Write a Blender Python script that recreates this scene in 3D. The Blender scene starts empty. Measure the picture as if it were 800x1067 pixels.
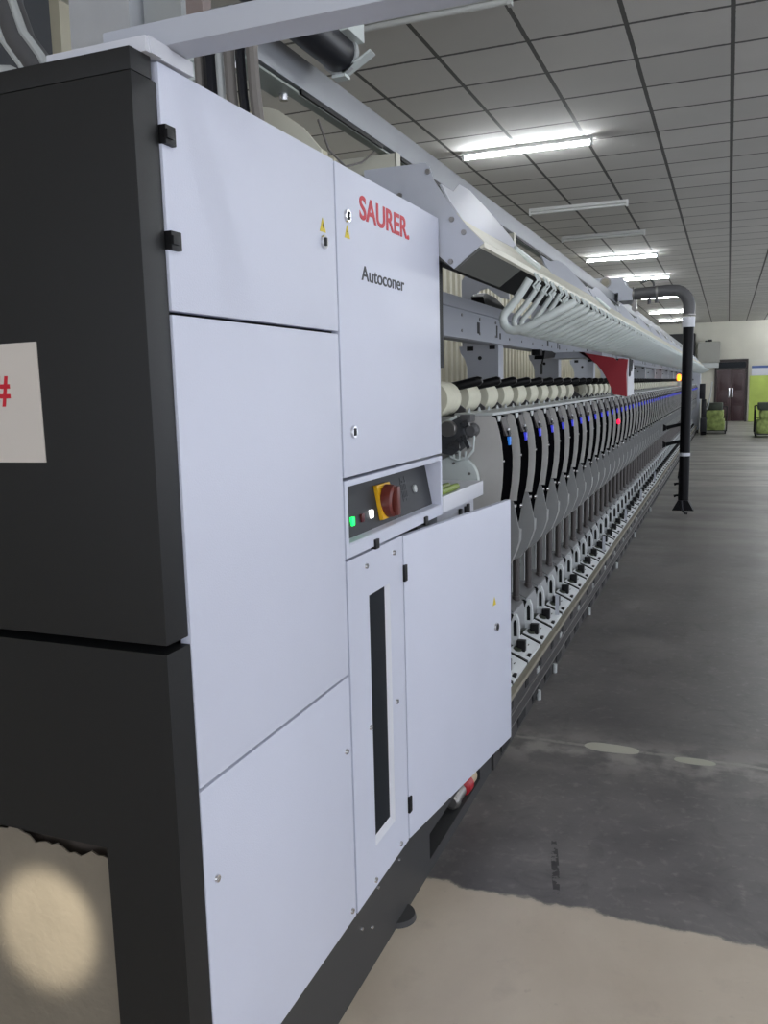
import bpy, bmesh, math, random
from mathutils import Vector, Matrix
random.seed(7)
S = bpy.context.scene
COL = S.collection
PI = math.pi

# ------------------------------------------------------------------ materials
def lin(c):
    return tuple((x / 12.92 if x <= 0.04045 else ((x + 0.055) / 1.055) ** 2.4) for x in c)
def rgb(r, g, b):
    return lin((r / 255, g / 255, b / 255)) + (1,)
def mat(name, col, rough=0.5, metal=0.0, spec=0.5, bump=0.0, bscale=200.0, var=0.0, vscale=6.0, emit=None, estr=0.0, coat=0.0):
    m = bpy.data.materials.new(name); m.use_nodes = True
    nt = m.node_tree; b = nt.nodes['Principled BSDF']
    b.inputs['Base Color'].default_value = col
    b.inputs['Roughness'].default_value = rough
    b.inputs['Metallic'].default_value = metal
    b.inputs['Specular IOR Level'].default_value = spec
    b.inputs['Coat Weight'].default_value = coat
    if emit:
        b.inputs['Emission Color'].default_value = emit
        b.inputs['Emission Strength'].default_value = estr
    if bump or var:
        tc = nt.nodes.new('ShaderNodeNewGeometry')
    if bump:
        n = nt.nodes.new('ShaderNodeTexNoise'); n.inputs['Scale'].default_value = bscale
        nt.links.new(tc.outputs['Position'], n.inputs['Vector'])
        bp = nt.nodes.new('ShaderNodeBump'); bp.inputs['Strength'].default_value = bump; bp.inputs['Distance'].default_value = 0.002
        nt.links.new(n.outputs['Fac'], bp.inputs['Height']); nt.links.new(bp.outputs['Normal'], b.inputs['Normal'])
    if var:
        n2 = nt.nodes.new('ShaderNodeTexNoise'); n2.inputs['Scale'].default_value = vscale; n2.inputs['Detail'].default_value = 6
        nt.links.new(tc.outputs['Position'], n2.inputs['Vector'])
        r = nt.nodes.new('ShaderNodeMapRange'); r.inputs[1].default_value = 0.3; r.inputs[2].default_value = 0.7
        r.inputs[3].default_value = 1 - var; r.inputs[4].default_value = 1 + var
        nt.links.new(n2.outputs['Fac'], r.inputs[0])
        hs = nt.nodes.new('ShaderNodeHueSaturation'); hs.inputs['Color'].default_value = col
        nt.links.new(r.outputs[0], hs.inputs['Value']); nt.links.new(hs.outputs[0], b.inputs['Base Color'])
    return m

M = {}
M['white'] = mat('powder_coat_white', rgb(208, 212, 228), 0.42, bump=0.22, bscale=300, var=0.02, vscale=3)
M['white_plain'] = mat('painted_white', rgb(212, 214, 222), 0.4)
M['lilac'] = mat('painted_pale_grey', rgb(188, 192, 202), 0.42)
M['black_cover'] = mat('black_powder_coat', rgb(20, 21, 22), 0.5, bump=0.1, bscale=500, var=0.08, vscale=2)
M['black'] = mat('black_plastic', rgb(13, 13, 15), 0.45, spec=.3)
M['black_gloss'] = mat('black_gloss_front', rgb(9, 9, 11), 0.5, spec=0.0)
M['plinth'] = mat('charcoal_plinth', rgb(56, 56, 57), 0.5)
M['dark'] = mat('dark_gap', rgb(24, 25, 27), 0.7)
M['carcass'] = mat('dark_steel', rgb(62, 64, 68), 0.6)
M['grey_panel'] = mat('grey_front_strip', rgb(66, 62, 63), 0.5, spec=.2)
M['unit_grey'] = mat('unit_grey_plate', rgb(196, 195, 192), 0.42, metal=0.1, var=0.04, vscale=12)
M['unit_dark'] = mat('unit_dark_body', rgb(78, 78, 80), 0.55)
M['petal'] = mat('unit_grey_shaded', rgb(152, 154, 154), 0.45, metal=0.1)  # plate grey darkened to stand for the weaker light low on the unit
M['steel'] = mat('steel', rgb(150, 148, 146), 0.35, metal=0.8)
M['post'] = mat('post_steel', rgb(84, 80, 79), 0.4, metal=0.4)
M['chrome'] = mat('chrome', rgb(215, 215, 218), 0.18, metal=1.0)
M['alu'] = mat('aluminium_rail', rgb(146, 149, 153), 0.45, metal=0.25, var=0.03)
M['alu_dark'] = mat('aluminium_underside', rgb(150, 158, 150), 0.5, metal=0.1)
M['beige_rail'] = mat('galvanised_beige', rgb(146, 141, 126), 0.5, metal=0.2, var=0.08, vscale=20)
M['rail_face'] = mat('rail_face_grey', rgb(66, 64, 64), 0.5, metal=0.3, var=0.1, vscale=15)
M['cream'] = mat('cream_lip', rgb(214, 212, 196), 0.45)
M['tube_white'] = mat('white_tube', rgb(214, 222, 220), 0.28, coat=0.2)
M['cone'] = mat('cream_yarn', rgb(222, 220, 200), 0.8, bump=0.25, bscale=700, var=0.03, vscale=40)
M['cone_core'] = mat('cone_core', rgb(150, 146, 130), 0.7)
M['tray'] = mat('tray_white', rgb(216, 220, 222), 0.38)
M['red'] = mat('red_paint', rgb(150, 22, 38), 0.4)
M['red_text'] = mat('red_lettering', rgb(196, 28, 48), 0.5)
M['black_text'] = mat('black_lettering', rgb(34, 36, 44), 0.5)
M['paper'] = mat('paper', rgb(205, 198, 190), 0.8, var=0.02, vscale=4)
M['yellow'] = mat('yellow_plate', rgb(232, 176, 20), 0.45)
M['knob'] = mat('brown_red_knob', rgb(104, 44, 36), 0.35)
M['warn_yellow'] = mat('warning_yellow', rgb(222, 200, 40), 0.5)
M['panel_grey'] = mat('panel_dark_grey', rgb(48, 50, 54), 0.5, spec=.25)
M['glass'] = mat('dark_window', rgb(24, 29, 35), 0.3, spec=0.12)
M['led_green'] = mat('lamp_green', rgb(30, 230, 90), 0.3, emit=rgb(20, 255, 90), estr=1.2)
M['led_white'] = mat('lamp_white', rgb(240, 240, 240), 0.3, emit=rgb(255, 255, 255), estr=1.2)
M['led_off'] = mat('lamp_dark_red', rgb(90, 22, 36), 0.3)
M['led_blue'] = mat('lamp_blue', rgb(36, 38, 130), 0.3, emit=rgb(70, 80, 255), estr=0.2)
M['led_cyan'] = mat('lamp_cyan', rgb(40, 130, 220), 0.3, emit=rgb(30, 120, 235), estr=0.12)
M['led_red'] = mat('lamp_red', rgb(240, 20, 50), 0.3, emit=rgb(255, 15, 50), estr=2.0)
M['beacon'] = mat('lamp_orange', rgb(255, 130, 30), 0.3, emit=rgb(255, 110, 20), estr=2.5)
M['green_tube'] = mat('olive_green_tube', rgb(120, 142, 40), 0.4)
M['hose'] = mat('grey_hose', rgb(86, 86, 88), 0.45)
M['hose_black'] = mat('black_hose', rgb(14, 14, 18), 0.4, spec=.15)
M['duct'] = mat('galvanised_duct', rgb(206, 209, 214), 0.45, metal=0.15, var=0.05)
M['duct_light'] = mat('light_duct', rgb(186, 190, 190), 0.5, metal=0.1)
M['rubber'] = mat('dark_rubber', rgb(34, 35, 40), 0.35, spec=.3)
M['cable'] = mat('cable_grey', rgb(120, 116, 112), 0.6)
M['sack'] = mat('green_sack', rgb(150, 166, 98), 0.85, var=0.4, vscale=9)
M['sack_dark'] = mat('dark_sack', rgb(70, 76, 66), 0.85, var=0.2, vscale=9)
M['door_wood'] = mat('dark_red_door', rgb(58, 34, 38), 0.35, var=0.15, vscale=5)
M['door_frame'] = mat('door_frame_dark', rgb(42, 32, 32), 0.5)
M['acbox'] = mat('wall_box_grey', rgb(150, 150, 144), 0.6)
M['lime'] = mat('lime_board', rgb(182, 202, 98), 0.6, var=0.08, vscale=3)
M['blue'] = mat('blue_strip', rgb(66, 92, 150), 0.5)
M['lamp_house'] = mat('lamp_housing', rgb(205, 206, 204), 0.5)
M['tube_off'] = mat('unlit_tube', rgb(214, 216, 214), 0.3)
TUBE = 46.0
M['tube_on'] = mat('lit_tube', rgb(250, 252, 255), 0.3, emit=(0.93, 0.97, 1.0, 1), estr=TUBE)
M['brass'] = mat('beige_fitting', rgb(196, 178, 150), 0.5)
M['pink'] = mat('red_fitting', rgb(176, 30, 44), 0.4)

# room surfaces ------------------------------------------------------
def node(nt, t, **kw):
    n = nt.nodes.new(t)
    for k, v in kw.items(): setattr(n, k, v)
    return n
def mth(nt, op, a, b=None, c=None, clamp=False):
    n = nt.nodes.new('ShaderNodeMath'); n.operation = op; n.use_clamp = clamp
    for i, v in enumerate((a, b, c)):
        if v is None: continue
        if isinstance(v, (int, float)): n.inputs[i].default_value = v
        else: nt.links.new(v, n.inputs[i])
    return n.outputs[0]
def mixc(nt, f, a, b):
    n = nt.nodes.new('ShaderNodeMix'); n.data_type = 'RGBA'
    if isinstance(f, (int, float)): n.inputs[0].default_value = f
    else: nt.links.new(f, n.inputs[0])
    for i, v in ((6, a), (7, b)):
        if isinstance(v, tuple): n.inputs[i].default_value = v
        else: nt.links.new(v, n.inputs[i])
    return n.outputs[2]
def noise(nt, vec, scale, detail=5, rough=0.55, dist=0.0):
    n = nt.nodes.new('ShaderNodeTexNoise'); n.inputs['Scale'].default_value = scale
    n.inputs['Detail'].default_value = detail; n.inputs['Roughness'].default_value = rough; n.inputs['Distortion'].default_value = dist
    nt.links.new(vec, n.inputs['Vector']); return n.outputs['Fac']
def mrange(nt, v, a, b, c, d):
    n = nt.nodes.new('ShaderNodeMapRange')
    nt.links.new(v, n.inputs[0])
    for i, x in enumerate((a, b, c, d)): n.inputs[i + 1].default_value = x
    return n.outputs[0]

def floor_material():
    m = bpy.data.materials.new('concrete_floor'); m.use_nodes = True; nt = m.node_tree
    b = nt.nodes['Principled BSDF']
    g = node(nt, 'ShaderNodeNewGeometry'); P = g.outputs['Position']
    sx = node(nt, 'ShaderNodeSeparateXYZ'); nt.links.new(P, sx.inputs[0]); X, Y = sx.outputs[0], sx.outputs[1]
    nb = noise(nt, P, 2.2, 8, 0.6, 0.4); nf = noise(nt, P, 26, 6); nw = noise(nt, P, 7, 5); nl = noise(nt, P, 0.7, 4)
    grey = mixc(nt, mrange(nt, nb, .3, .72, 0, 1), rgb(90, 87, 87), rgb(124, 120, 118))
    grey = mixc(nt, mrange(nt, nf, .56, .72, 0, .55), grey, rgb(140, 136, 132))
    grey = mixc(nt, mrange(nt, nl, .42, .65, 0, .6), grey, rgb(72, 70, 71))
    ng = noise(nt, P, 5.5, 9, .7, 1.2)
    grey = mixc(nt, mrange(nt, ng, .52, .68, 0, .5), grey, rgb(72, 69, 69))
    grey = mixc(nt, mrange(nt, ng, .42, .30, 0, .4), grey, rgb(146, 142, 138))
    # dusty worn zone along the slab joint
    dj = mth(nt, 'ABSOLUTE', mth(nt, 'SUBTRACT', Y, 3.62))
    worn = mth(nt, 'MULTIPLY', mrange(nt, dj, .02, .26, 1, 0), mrange(nt, nw, .42, .58, 0, 1.0))
    grey = mixc(nt, worn, grey, rgb(146, 142, 137))
    # slab joint line
    jy = mth(nt, 'ADD', 3.69, mth(nt, 'MULTIPLY', mth(nt, 'SUBTRACT', nw, .5), .05))
    jl = mth(nt, 'LESS_THAN', mth(nt, 'ABSOLUTE', mth(nt, 'SUBTRACT', Y, jy)), .012)
    grey = mixc(nt, mth(nt, 'MULTIPLY', jl, mrange(nt, nf, .35, .5, 0.1, .8)), grey, rgb(150, 147, 140))
    # two cream filler patches on the joint
    def patch(cx, cy, rx, ry, amt):
        nonlocal X
        dx = mth(nt, 'DIVIDE', mth(nt, 'SUBTRACT', X, cx), rx); dy = mth(nt, 'DIVIDE', mth(nt, 'SUBTRACT', Y, cy), ry)
        e = mth(nt, 'ADD', mth(nt, 'POWER', mth(nt, 'ABSOLUTE', dx), 4.0), mth(nt, 'POWER', mth(nt, 'ABSOLUTE', dy), 2.0))
        return mth(nt, 'LESS_THAN', mth(nt, 'ADD', e, mth(nt, 'MULTIPLY', mth(nt, 'SUBTRACT', nw, .5), 1.6)), amt)
    grey = mixc(nt, patch(.425, 3.69, .115, .045, 1.0), grey, rgb(186, 184, 170))
    grey = mixc(nt, patch(.77, 3.665, .085, .03, 1.0), grey, rgb(176, 176, 160))
    # black oily drips
    X0 = X; X = mth(nt, 'ADD', X, mth(nt, 'MULTIPLY', mth(nt, 'SUBTRACT', Y, 2.70), .2126))
    dk = mth(nt, 'MULTIPLY', patch(.357, 2.69, .013, .17, 1.0), mth(nt, 'GREATER_THAN', nf, .49)); X = X0
    grey = mixc(nt, mth(nt, 'MULTIPLY', dk, .75), grey, rgb(30, 29, 30))
    # beige painted part in front
    beige = mixc(nt, mrange(nt, nb, .3, .7, 0, 1), rgb(184, 171, 153), rgb(202, 190, 172))
    beige = mixc(nt, mrange(nt, nw, .58, .75, 0, .4), beige, rgb(160, 148, 134))
    beige = mixc(nt, mrange(nt, nf, .66, .78, 0, .35), beige, rgb(126, 116, 106))
    by = mth(nt, 'ADD', 2.455, mth(nt, 'ADD', mth(nt, 'MULTIPLY', mth(nt, 'SUBTRACT', nw, .5), .10), mth(nt, 'MULTIPLY', mth(nt, 'SUBTRACT', nf, .5), .03)))
    isb = mth(nt, 'LESS_THAN', Y, by)
    edge = mrange(nt, mth(nt, 'ABSOLUTE', mth(nt, 'SUBTRACT', Y, by)), 0.0, .012, .6, 0)
    c = mixc(nt, isb, grey, beige)
    c = mixc(nt, edge, c, rgb(170, 162, 146))
    # paler streaked floor down the aisle, lamp reflections mixed into the colour
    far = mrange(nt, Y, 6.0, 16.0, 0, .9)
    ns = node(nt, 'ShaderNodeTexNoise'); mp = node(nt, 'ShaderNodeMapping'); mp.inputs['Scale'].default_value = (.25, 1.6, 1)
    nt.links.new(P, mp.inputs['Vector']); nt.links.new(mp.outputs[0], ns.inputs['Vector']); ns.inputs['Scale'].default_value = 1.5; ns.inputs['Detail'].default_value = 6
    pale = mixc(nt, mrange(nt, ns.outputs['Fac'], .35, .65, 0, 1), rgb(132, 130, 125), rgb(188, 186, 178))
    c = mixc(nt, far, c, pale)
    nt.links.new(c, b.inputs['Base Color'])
    nt.links.new(mrange(nt, nb, .3, .7, .34, .55), b.inputs['Roughness'])
    bp = node(nt, 'ShaderNodeBump'); bp.inputs['Strength'].default_value = .12; bp.inputs['Distance'].default_value = .01
    nt.links.new(nf, bp.inputs['Height']); nt.links.new(bp.outputs[0], b.inputs['Normal'])
    return m

def ceiling_material():
    m = bpy.data.materials.new('ceiling_tiles'); m.use_nodes = True; nt = m.node_tree
    b = nt.nodes['Principled BSDF']; b.inputs['Roughness'].default_value = .8
    g = node(nt, 'ShaderNodeNewGeometry'); P = g.outputs['Position']
    sx = node(nt, 'ShaderNodeSeparateXYZ'); nt.links.new(P, sx.inputs[0]); X, Y = sx.outputs[0], sx.outputs[1]
    nw = noise(nt, P, 1.7, 3); nf = noise(nt, P, 30, 4)
    u = mth(nt, 'DIVIDE', mth(nt, 'ADD', X, 30 * .607 - .205), .607); v = mth(nt, 'DIVIDE', mth(nt, 'ADD', Y, 30 * .617 - 5.78), .617)
    fu = mth(nt, 'FRACT', u); fv = mth(nt, 'FRACT', v)
    du = mth(nt, 'MINIMUM', fu, mth(nt, 'SUBTRACT', 1.0, fu)); dv = mth(nt, 'MINIMUM', fv, mth(nt, 'SUBTRACT', 1.0, fv))
    lu = mth(nt, 'LESS_THAN', du, mth(nt, 'ADD', .024, mth(nt, 'MULTIPLY', mth(nt, 'SUBTRACT', nf, .5), .012)))
    lv = mth(nt, 'LESS_THAN', dv, mth(nt, 'ADD', .024, mth(nt, 'MULTIPLY', mth(nt, 'SUBTRACT', nf, .5), .02)))
    line = mth(nt, 'MAXIMUM', lu, lv)
    cx = node(nt, 'ShaderNodeCombineXYZ'); nt.links.new(mth(nt, 'FLOOR', u), cx.inputs[0]); nt.links.new(mth(nt, 'FLOOR', v), cx.inputs[1])
    wn = node(nt, 'ShaderNodeTexWhiteNoise'); nt.links.new(cx.outputs[0], wn.inputs['Vector'])
    tile = mixc(nt, wn.outputs['Value'], rgb(206, 204, 200), rgb(216, 214, 210))
    tile = mixc(nt, mrange(nt, nw, .4, .7, 0, .3), tile, rgb(196, 195, 191))
    c = mixc(nt, line, tile, rgb(96, 95, 93))
    nt.links.new(c, b.inputs['Base Color'])
    bp = node(nt, 'ShaderNodeBump'); bp.inputs['Strength'].default_value = .3; bp.inputs['Distance'].default_value = .01; bp.invert = True
    nt.links.new(line, bp.inputs['Height']); nt.links.new(bp.outputs[0], b.inputs['Normal'])
    return m

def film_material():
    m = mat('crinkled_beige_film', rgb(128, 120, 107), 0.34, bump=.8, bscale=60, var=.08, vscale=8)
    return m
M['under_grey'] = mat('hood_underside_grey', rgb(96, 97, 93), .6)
M['pocket'] = mat('pocket_grey', rgb(152, 154, 156), .45, var=.05, vscale=20)
M['pocket_top'] = mat('pocket_top_grey', rgb(104, 105, 107), .5)
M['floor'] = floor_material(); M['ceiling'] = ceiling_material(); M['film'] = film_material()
M['wall'] = mat('plaster_wall', rgb(200, 198, 186), .8, var=.04, vscale=2)
M['rib'] = mat('ribbed_cream_sheet', rgb(206, 200, 178), .6)
M['rib_gap'] = mat('ribbed_grey_groove', rgb(120, 116, 112), .7)

# ------------------------------------------------------------------ mesh builder
class MB:
    def __init__(s): s.bm = bmesh.new()
    def box(s, x0, x1, y0, y1, z0, z1, bev=0.0, rot=None, piv=None):
        r = bmesh.ops.create_cube(s.bm, size=1.0); vs = r['verts']
        bmesh.ops.scale(s.bm, vec=(abs(x1 - x0), abs(y1 - y0), abs(z1 - z0)), verts=vs)
        bmesh.ops.translate(s.bm, vec=((x0 + x1) / 2, (y0 + y1) / 2, (z0 + z1) / 2), verts=vs)
        if bev:
            es = list({e for v in vs for e in v.link_edges})
            rb = bmesh.ops.bevel(s.bm, geom=es, offset=bev, segments=2, affect='EDGES', profile=.7)
            vs = list({v for f in rb['faces'] for v in f.verts} | {v for v in vs if v.is_valid})
        if rot is not None:
            bmesh.ops.rotate(s.bm, cent=piv or (0, 0, 0), matrix=rot, verts=vs)
        return vs
    def prism(s, poly, axis, a, b):
        """poly of (u,v): axis 'y' -> (x,z), 'x' -> (y,z), 'z' -> (x,y)"""
        def P(u, v, w): return {'y': (u, w, v), 'x': (w, u, v), 'z': (u, v, w)}[axis]
        A = [s.bm.verts.new(P(u, v, a)) for u, v in poly]; B = [s.bm.verts.new(P(u, v, b)) for u, v in poly]
        n = len(poly); fs = [s.bm.faces.new(A), s.bm.faces.new(B[::-1])]
        for i in range(n):
            j = (i + 1) % n; fs.append(s.bm.faces.new((A[j], A[i], B[i], B[j])))
        bmesh.ops.recalc_face_normals(s.bm, faces=fs)
        return A + B
    def tube(s, pts, r, n=10, caps=True, rads=None):
        pts = [Vector(p) for p in pts]; rings = []; up = None
        for i, p in enumerate(pts):
            t = (pts[min(i + 1, len(pts) - 1)] - pts[max(i - 1, 0)]).normalized()
            if up is None:
                up = Vector((0, 0, 1)) if abs(t.z) < .9 else Vector((1, 0, 0))
            a = t.cross(up)
            if a.length < 1e-5: a = t.cross(Vector((0, 1, 0)))
            a.normalize(); b2 = a.cross(t).normalized(); up = b2
            rr = rads[i] if rads else r
            rings.append([s.bm.verts.new(p + a * math.cos(2 * PI * k / n) * rr + b2 * math.sin(2 * PI * k / n) * rr) for k in range(n)])
        fs = []
        for A, B in zip(rings, rings[1:]):
            for k in range(n):
                fs.append(s.bm.faces.new((A[k], A[(k + 1) % n], B[(k + 1) % n], B[k])))
        for f in fs: f.smooth = True
        if caps:
            fs.append(s.bm.faces.new(rings[0][::-1])); fs.append(s.bm.faces.new(rings[-1]))
        bmesh.ops.recalc_face_normals(s.bm, faces=fs)
        return [v for R in rings for v in R]
    def cyl(s, c0, c1, r0, r1=None, n=20):
        return s.tube([c0, c1], r0, n, True, [r0, r0 if r1 is None else r1])
    def lathe(s, prof, c, axis='y', n=24):
        """closed-ended profile of (r, t) along the axis from point c"""
        pts = []; rads = []
        d = {'x': Vector((1, 0, 0)), 'y': Vector((0, 1, 0)), 'z': Vector((0, 0, 1))}[axis]
        u = {'x': Vector((0, 1, 0)), 'y': Vector((1, 0, 0)), 'z': Vector((1, 0, 0))}[axis]; w = d.cross(u)
        c = Vector(c); rings = []; fs = []
        for r, t in prof:
            rings.append([s.bm.verts.new(c + d * t + (u * math.cos(2 * PI * k / n) + w * math.sin(2 * PI * k / n)) * max(r, 1e-4)) for k in range(n)])
        for A, B in zip(rings, rings[1:]):
            for k in range(n): fs.append(s.bm.faces.new((A[k], A[(k + 1) % n], B[(k + 1) % n], B[k])))
        for f in fs: f.smooth = True
        fs.append(s.bm.faces.new(rings[0][::-1])); fs.append(s.bm.faces.new(rings[-1]))
        bmesh.ops.recalc_face_normals(s.bm, faces=fs)
    def mark(s): s.bm.faces.ensure_lookup_table(); s._n = len(s.bm.faces)
    def paint(s, i=1):
        s.bm.faces.ensure_lookup_table()
        for f in s.bm.faces[s._n:]: f.material_index = i
    def build(s, name, m, parent=None, ms=()):
        me = bpy.data.meshes.new(name); s.bm.to_mesh(me); s.bm.free()
        me.set_sharp_from_angle(angle=math.radians(38))
        o = bpy.data.objects.new(name, me); COL.objects.link(o)
        for mm in (m,) + tuple(ms): me.materials.append(mm if not isinstance(mm, str) else M[mm])
        if parent is not None: attach(o, parent)
        return o

WORLDPOS = {}
def attach(o, parent):
    o.parent = parent
    if parent.type == 'EMPTY':
        o.matrix_parent_inverse = Matrix.Translation(-Vector(parent.location))
def tag(o, label, cat, group=None, kind=None):
    if label: o['label'] = label
    if cat: o['category'] = cat
    if group: o['group'] = group
    if kind: o['kind'] = kind
    return o
def thing(name, label, cat, loc, group=None):
    o = bpy.data.objects.new(name, None); COL.objects.link(o); o.location = loc; o.empty_display_size = .1
    return tag(o, label, cat, group)
def solo(name, mb, m, label, cat, group=None):
    """a thing that is one mesh: origin moved to the middle of its base"""
    o = mb.build(name, m)
    vs = o.data.vertices
    xs = [v.co.x for v in vs]; ys = [v.co.y for v in vs]; zs = [v.co.z for v in vs]
    c = Vector(((min(xs) + max(xs)) / 2, (min(ys) + max(ys)) / 2, min(zs)))
    o.data.transform(Matrix.Translation(-c)); o.location = c
    return tag(o, label, cat, group)
def struct(name, mb, m):
    o = mb.build(name, m); o['kind'] = 'structure'; return o
def copy_thing(root, loc, label=None, group=None):
    c = root.copy(); COL.objects.link(c); c.location = loc
    if label: c['label'] = label
    if group: c['group'] = group
    for ch in list(root.children):
        d = ch.copy(); COL.objects.link(d); d.parent = c; d.matrix_parent_inverse = ch.matrix_parent_inverse.copy()
        for g in list(ch.children):
            e = g.copy(); COL.objects.link(e); e.parent = d; e.matrix_parent_inverse = g.matrix_parent_inverse.copy()
    return c
def text_mesh(name, body, w, h, origin, ax, ay, az, m, parent, bold=0.0, depth=.0012):
    cu = bpy.data.curves.new('lettering_curve', 'FONT'); cu.body = body; cu.size = 1.0; cu.offset = bold; cu.extrude = 0.01
    t = bpy.data.objects.new('lettering_tmp', cu); COL.objects.link(t)
    bpy.context.view_layer.update()
    dg = bpy.context.evaluated_depsgraph_get()
    me = bpy.data.meshes.new_from_object(t.evaluated_get(dg)); bpy.data.objects.remove(t)
    xs = [v.co.x for v in me.vertices]; ys = [v.co.y for v in me.vertices]; zs = [v.co.z for v in me.vertices]
    sx = w / (max(xs) - min(xs)); sy = h / (max(ys) - min(ys)); sz = depth / (max(zs) - min(zs))
    O, A, B, C_ = Vector(origin), Vector(ax), Vector(ay), Vector(az)
    for v in me.vertices:
        v.co = O + A * (v.co.x - min(xs)) * sx + B * (v.co.y - min(ys)) * sy + C_ * (v.co.z - min(zs)) * sz
    me.name = name; me.materials.clear(); me.materials.append(M[m])
    o = bpy.data.objects.new(name, me); COL.objects.link(o)
    if parent is not None: attach(o, parent)
    return o

# ------------------------------------------------------------------ room
XL, XR, YB, YF, ZC = -2.7, 10.0, -6.0, 35.5, 3.77
b = MB(); b.box(XL - .2, XR + .2, YB - .2, YF + .2, -.1, 0); struct('floor', b, 'floor')
b = MB(); b.box(XL - .2, XR + .2, YB - .2, YF + .2, ZC, ZC + .1); struct('ceiling', b, 'ceiling')
b = MB(); b.box(XL - .2, XR + .2, YF, YF + .2, 0, ZC); struct('wall_far', b, 'wall')
b = MB(); b.box(XL - .2, XL, YB, YF, 0, ZC); wl = struct('wall_left', b, 'rib_gap')
b = MB(); y = -1.0
while y < 33:
    b.prism([(XL, y), (XL + .05, y + .03), (XL + .05, y + .13), (XL, y + .16)], 'z', 0.0, ZC); y += .24
o = b.build('rib_sheet', 'rib', wl)

# far double door with frame and transom
D0, D1, DH = .36, 1.54, 2.36
b = MB(); b.box(D0 - .0, D0 + .08, YF - .06, YF, 0, DH); b.box(D1 - .08, D1, YF - .06, YF, 0, DH); b.box(D0 + .08, D1 - .08, YF - .06, YF, DH - .1, DH)
b.box(D0 + .08, D1 - .08, YF - .06, YF, 1.96, 2.02)
dr = struct('door_1', b, 'door_frame')
for i, (a, c) in enumerate(((D0 + .085, (D0 + D1) / 2 - .004), ((D0 + D1) / 2 + .004, D1 - .085))):
    b = MB(); b.box(a, c, YF - .045, YF - .005, .02, 1.955, .004)
    w = c - a
    for z0, z1 in ((.15, .6), (.7, 1.05), (1.2, 1.8)):
        b.box(a + .1, c - .1, YF - .055, YF - .044, z0, z1, .008)
    lf = b.build('door_leaf', 'door_wood', dr)
    hx = c - .05 if i == 0 else a + .05
    b = MB(); b.box(hx - .03, hx + .03, YF - .075, YF - .045, .92, 1.28, .006); b.tube([(hx, YF - .12, .98), (hx, YF - .12, 1.22)], .022, 8)
    b.box(hx - .012, hx + .012, YF - .12, YF - .07, 1.0, 1.03); b.box(hx - .012, hx + .012, YF - .12, YF - .07, 1.17, 1.2)
    b.build('door_handle', 'chrome', lf)
b = MB(); b.box(D0 + .085, D1 - .085, YF - .03, YF - .006, 2.025, 2.255)
tr = b.build('transom_pane', 'glass', dr)

# ------------------------------------------------------------------ ceiling lights
def light(x, y, on, label, grp, z=3.72):
    t = thing('ceiling_light', label, 'ceiling light', (x, y, z - .02), grp)
    b = MB(); b.box(x - .6, x + .6, y - .03, y + .03, z + .015, ZC + .001, .004); b.box(x - .6, x - .575, y - .022, y + .022, z - .03, z + .02); b.box(x + .575, x + .6, y - .022, y + .022, z - .03, z + .02)
    b.build('lamp_housing', 'lamp_house', t)
    b = MB(); b.cyl((x - .575, y, z - .004), (x + .575, y, z - .004), .017, n=12)
    b.build('light_tube', 'tube_on' if on else 'tube_off', t)
lts = [(5.03, 0, 'unlit tube light nearest on the ceiling, cut by the white arm at the top'),
       (8.12, 1, 'lit tube light nearest on the ceiling, above the winding machine'),
       (11.04, 0, 'unlit tube light just beyond the nearest lit tube on the ceiling'),
       (13.3, 0, 'second unlit tube light beyond the nearest lit tube, dim and grey'),
       (15.7, 1, 'second lit tube light on the ceiling, in front of the travelling cleaner'),
       (19.0, 1, 'lit tube light seen just over the horizontal hose of the travelling cleaner'),
       (23.5, 1, 'lit tube light seen just under the horizontal hose of the travelling cleaner'),
       (28.6, 1, 'next to last lit tube light before the far wall, left of the hose'),
       (32.6, 1, 'farthest lit tube light, just in front of the far wall, left of the hose')]
for y, on, lb in lts: light(-.93, y, on, lb, None)
light(2.72, 34.2, 1, 'lit tube light at the right picture edge near the far wall', None)
for y in (-2.5, .6, 3.7, 6.8, 10, 14, 18, 22, 26, 30): light(2.9, y, 1, 'lit tube light over the aisle right of the machine, outside the picture', 'tube lights over the aisle')

# ------------------------------------------------------------------ control cabinet
cab = thing('control_cabinet', 'tall white control cabinet with red and black lettering and a rotary switch', 'control cabinet', (-.6, 1.9, 0))
b = MB(); b.box(-1.2, -.1, 1.215, 2.628, .245, 2.112); b.box(-1.0, -.1, 2.628, 3.12, .245, 1.18)
b.build('carcass', 'carcass', cab)
b = MB(); b.box(-1.2, -.003, 1.207, 2.63, 2.112, 2.117); b.build('roof', 'white', cab)
def screw(y, z, par, x=0.0, r=.008, name='screw'):
    b = MB(); b.cyl((x - .002, y, z), (x + .004, y, z), r, r * .8, 12); b.box(x + .0035, x + .005, y - r * .7, y + r * .7, z - .0012, z + .0012)
    return b.build(name, 'chrome', par)
def lock(y, z, par, x=0.0):
    b = MB(); b.cyl((x - .002, y, z), (x + .006, y, z), .016, .0145, 20); l = b.build('lock', 'chrome', par)
    b = MB(); b.box(x + .0055, x + .0085, y - .004, y + .004, z - .009, z + .009, .001); b.build('key_slot', 'black', l)
def warn(y, z, par, s=.017, x=0.0):
    b = MB(); b.prism([(y - s * .9, z - s * .8), (y + s * .9, z - s * .8), (y, z + s)], 'x', x, x + .0012)
    t = b.build('warning_sign', 'warn_yellow', par)
    b = MB(); b.prism([(y - .001, z - .006), (y + .004, z + .001), (y + .001, z + .001), (y + .003, z + .008), (y - .003, z), (y, z)], 'x', x + .0012, x + .0018); b.build('lightning_mark', 'black', t)
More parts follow.
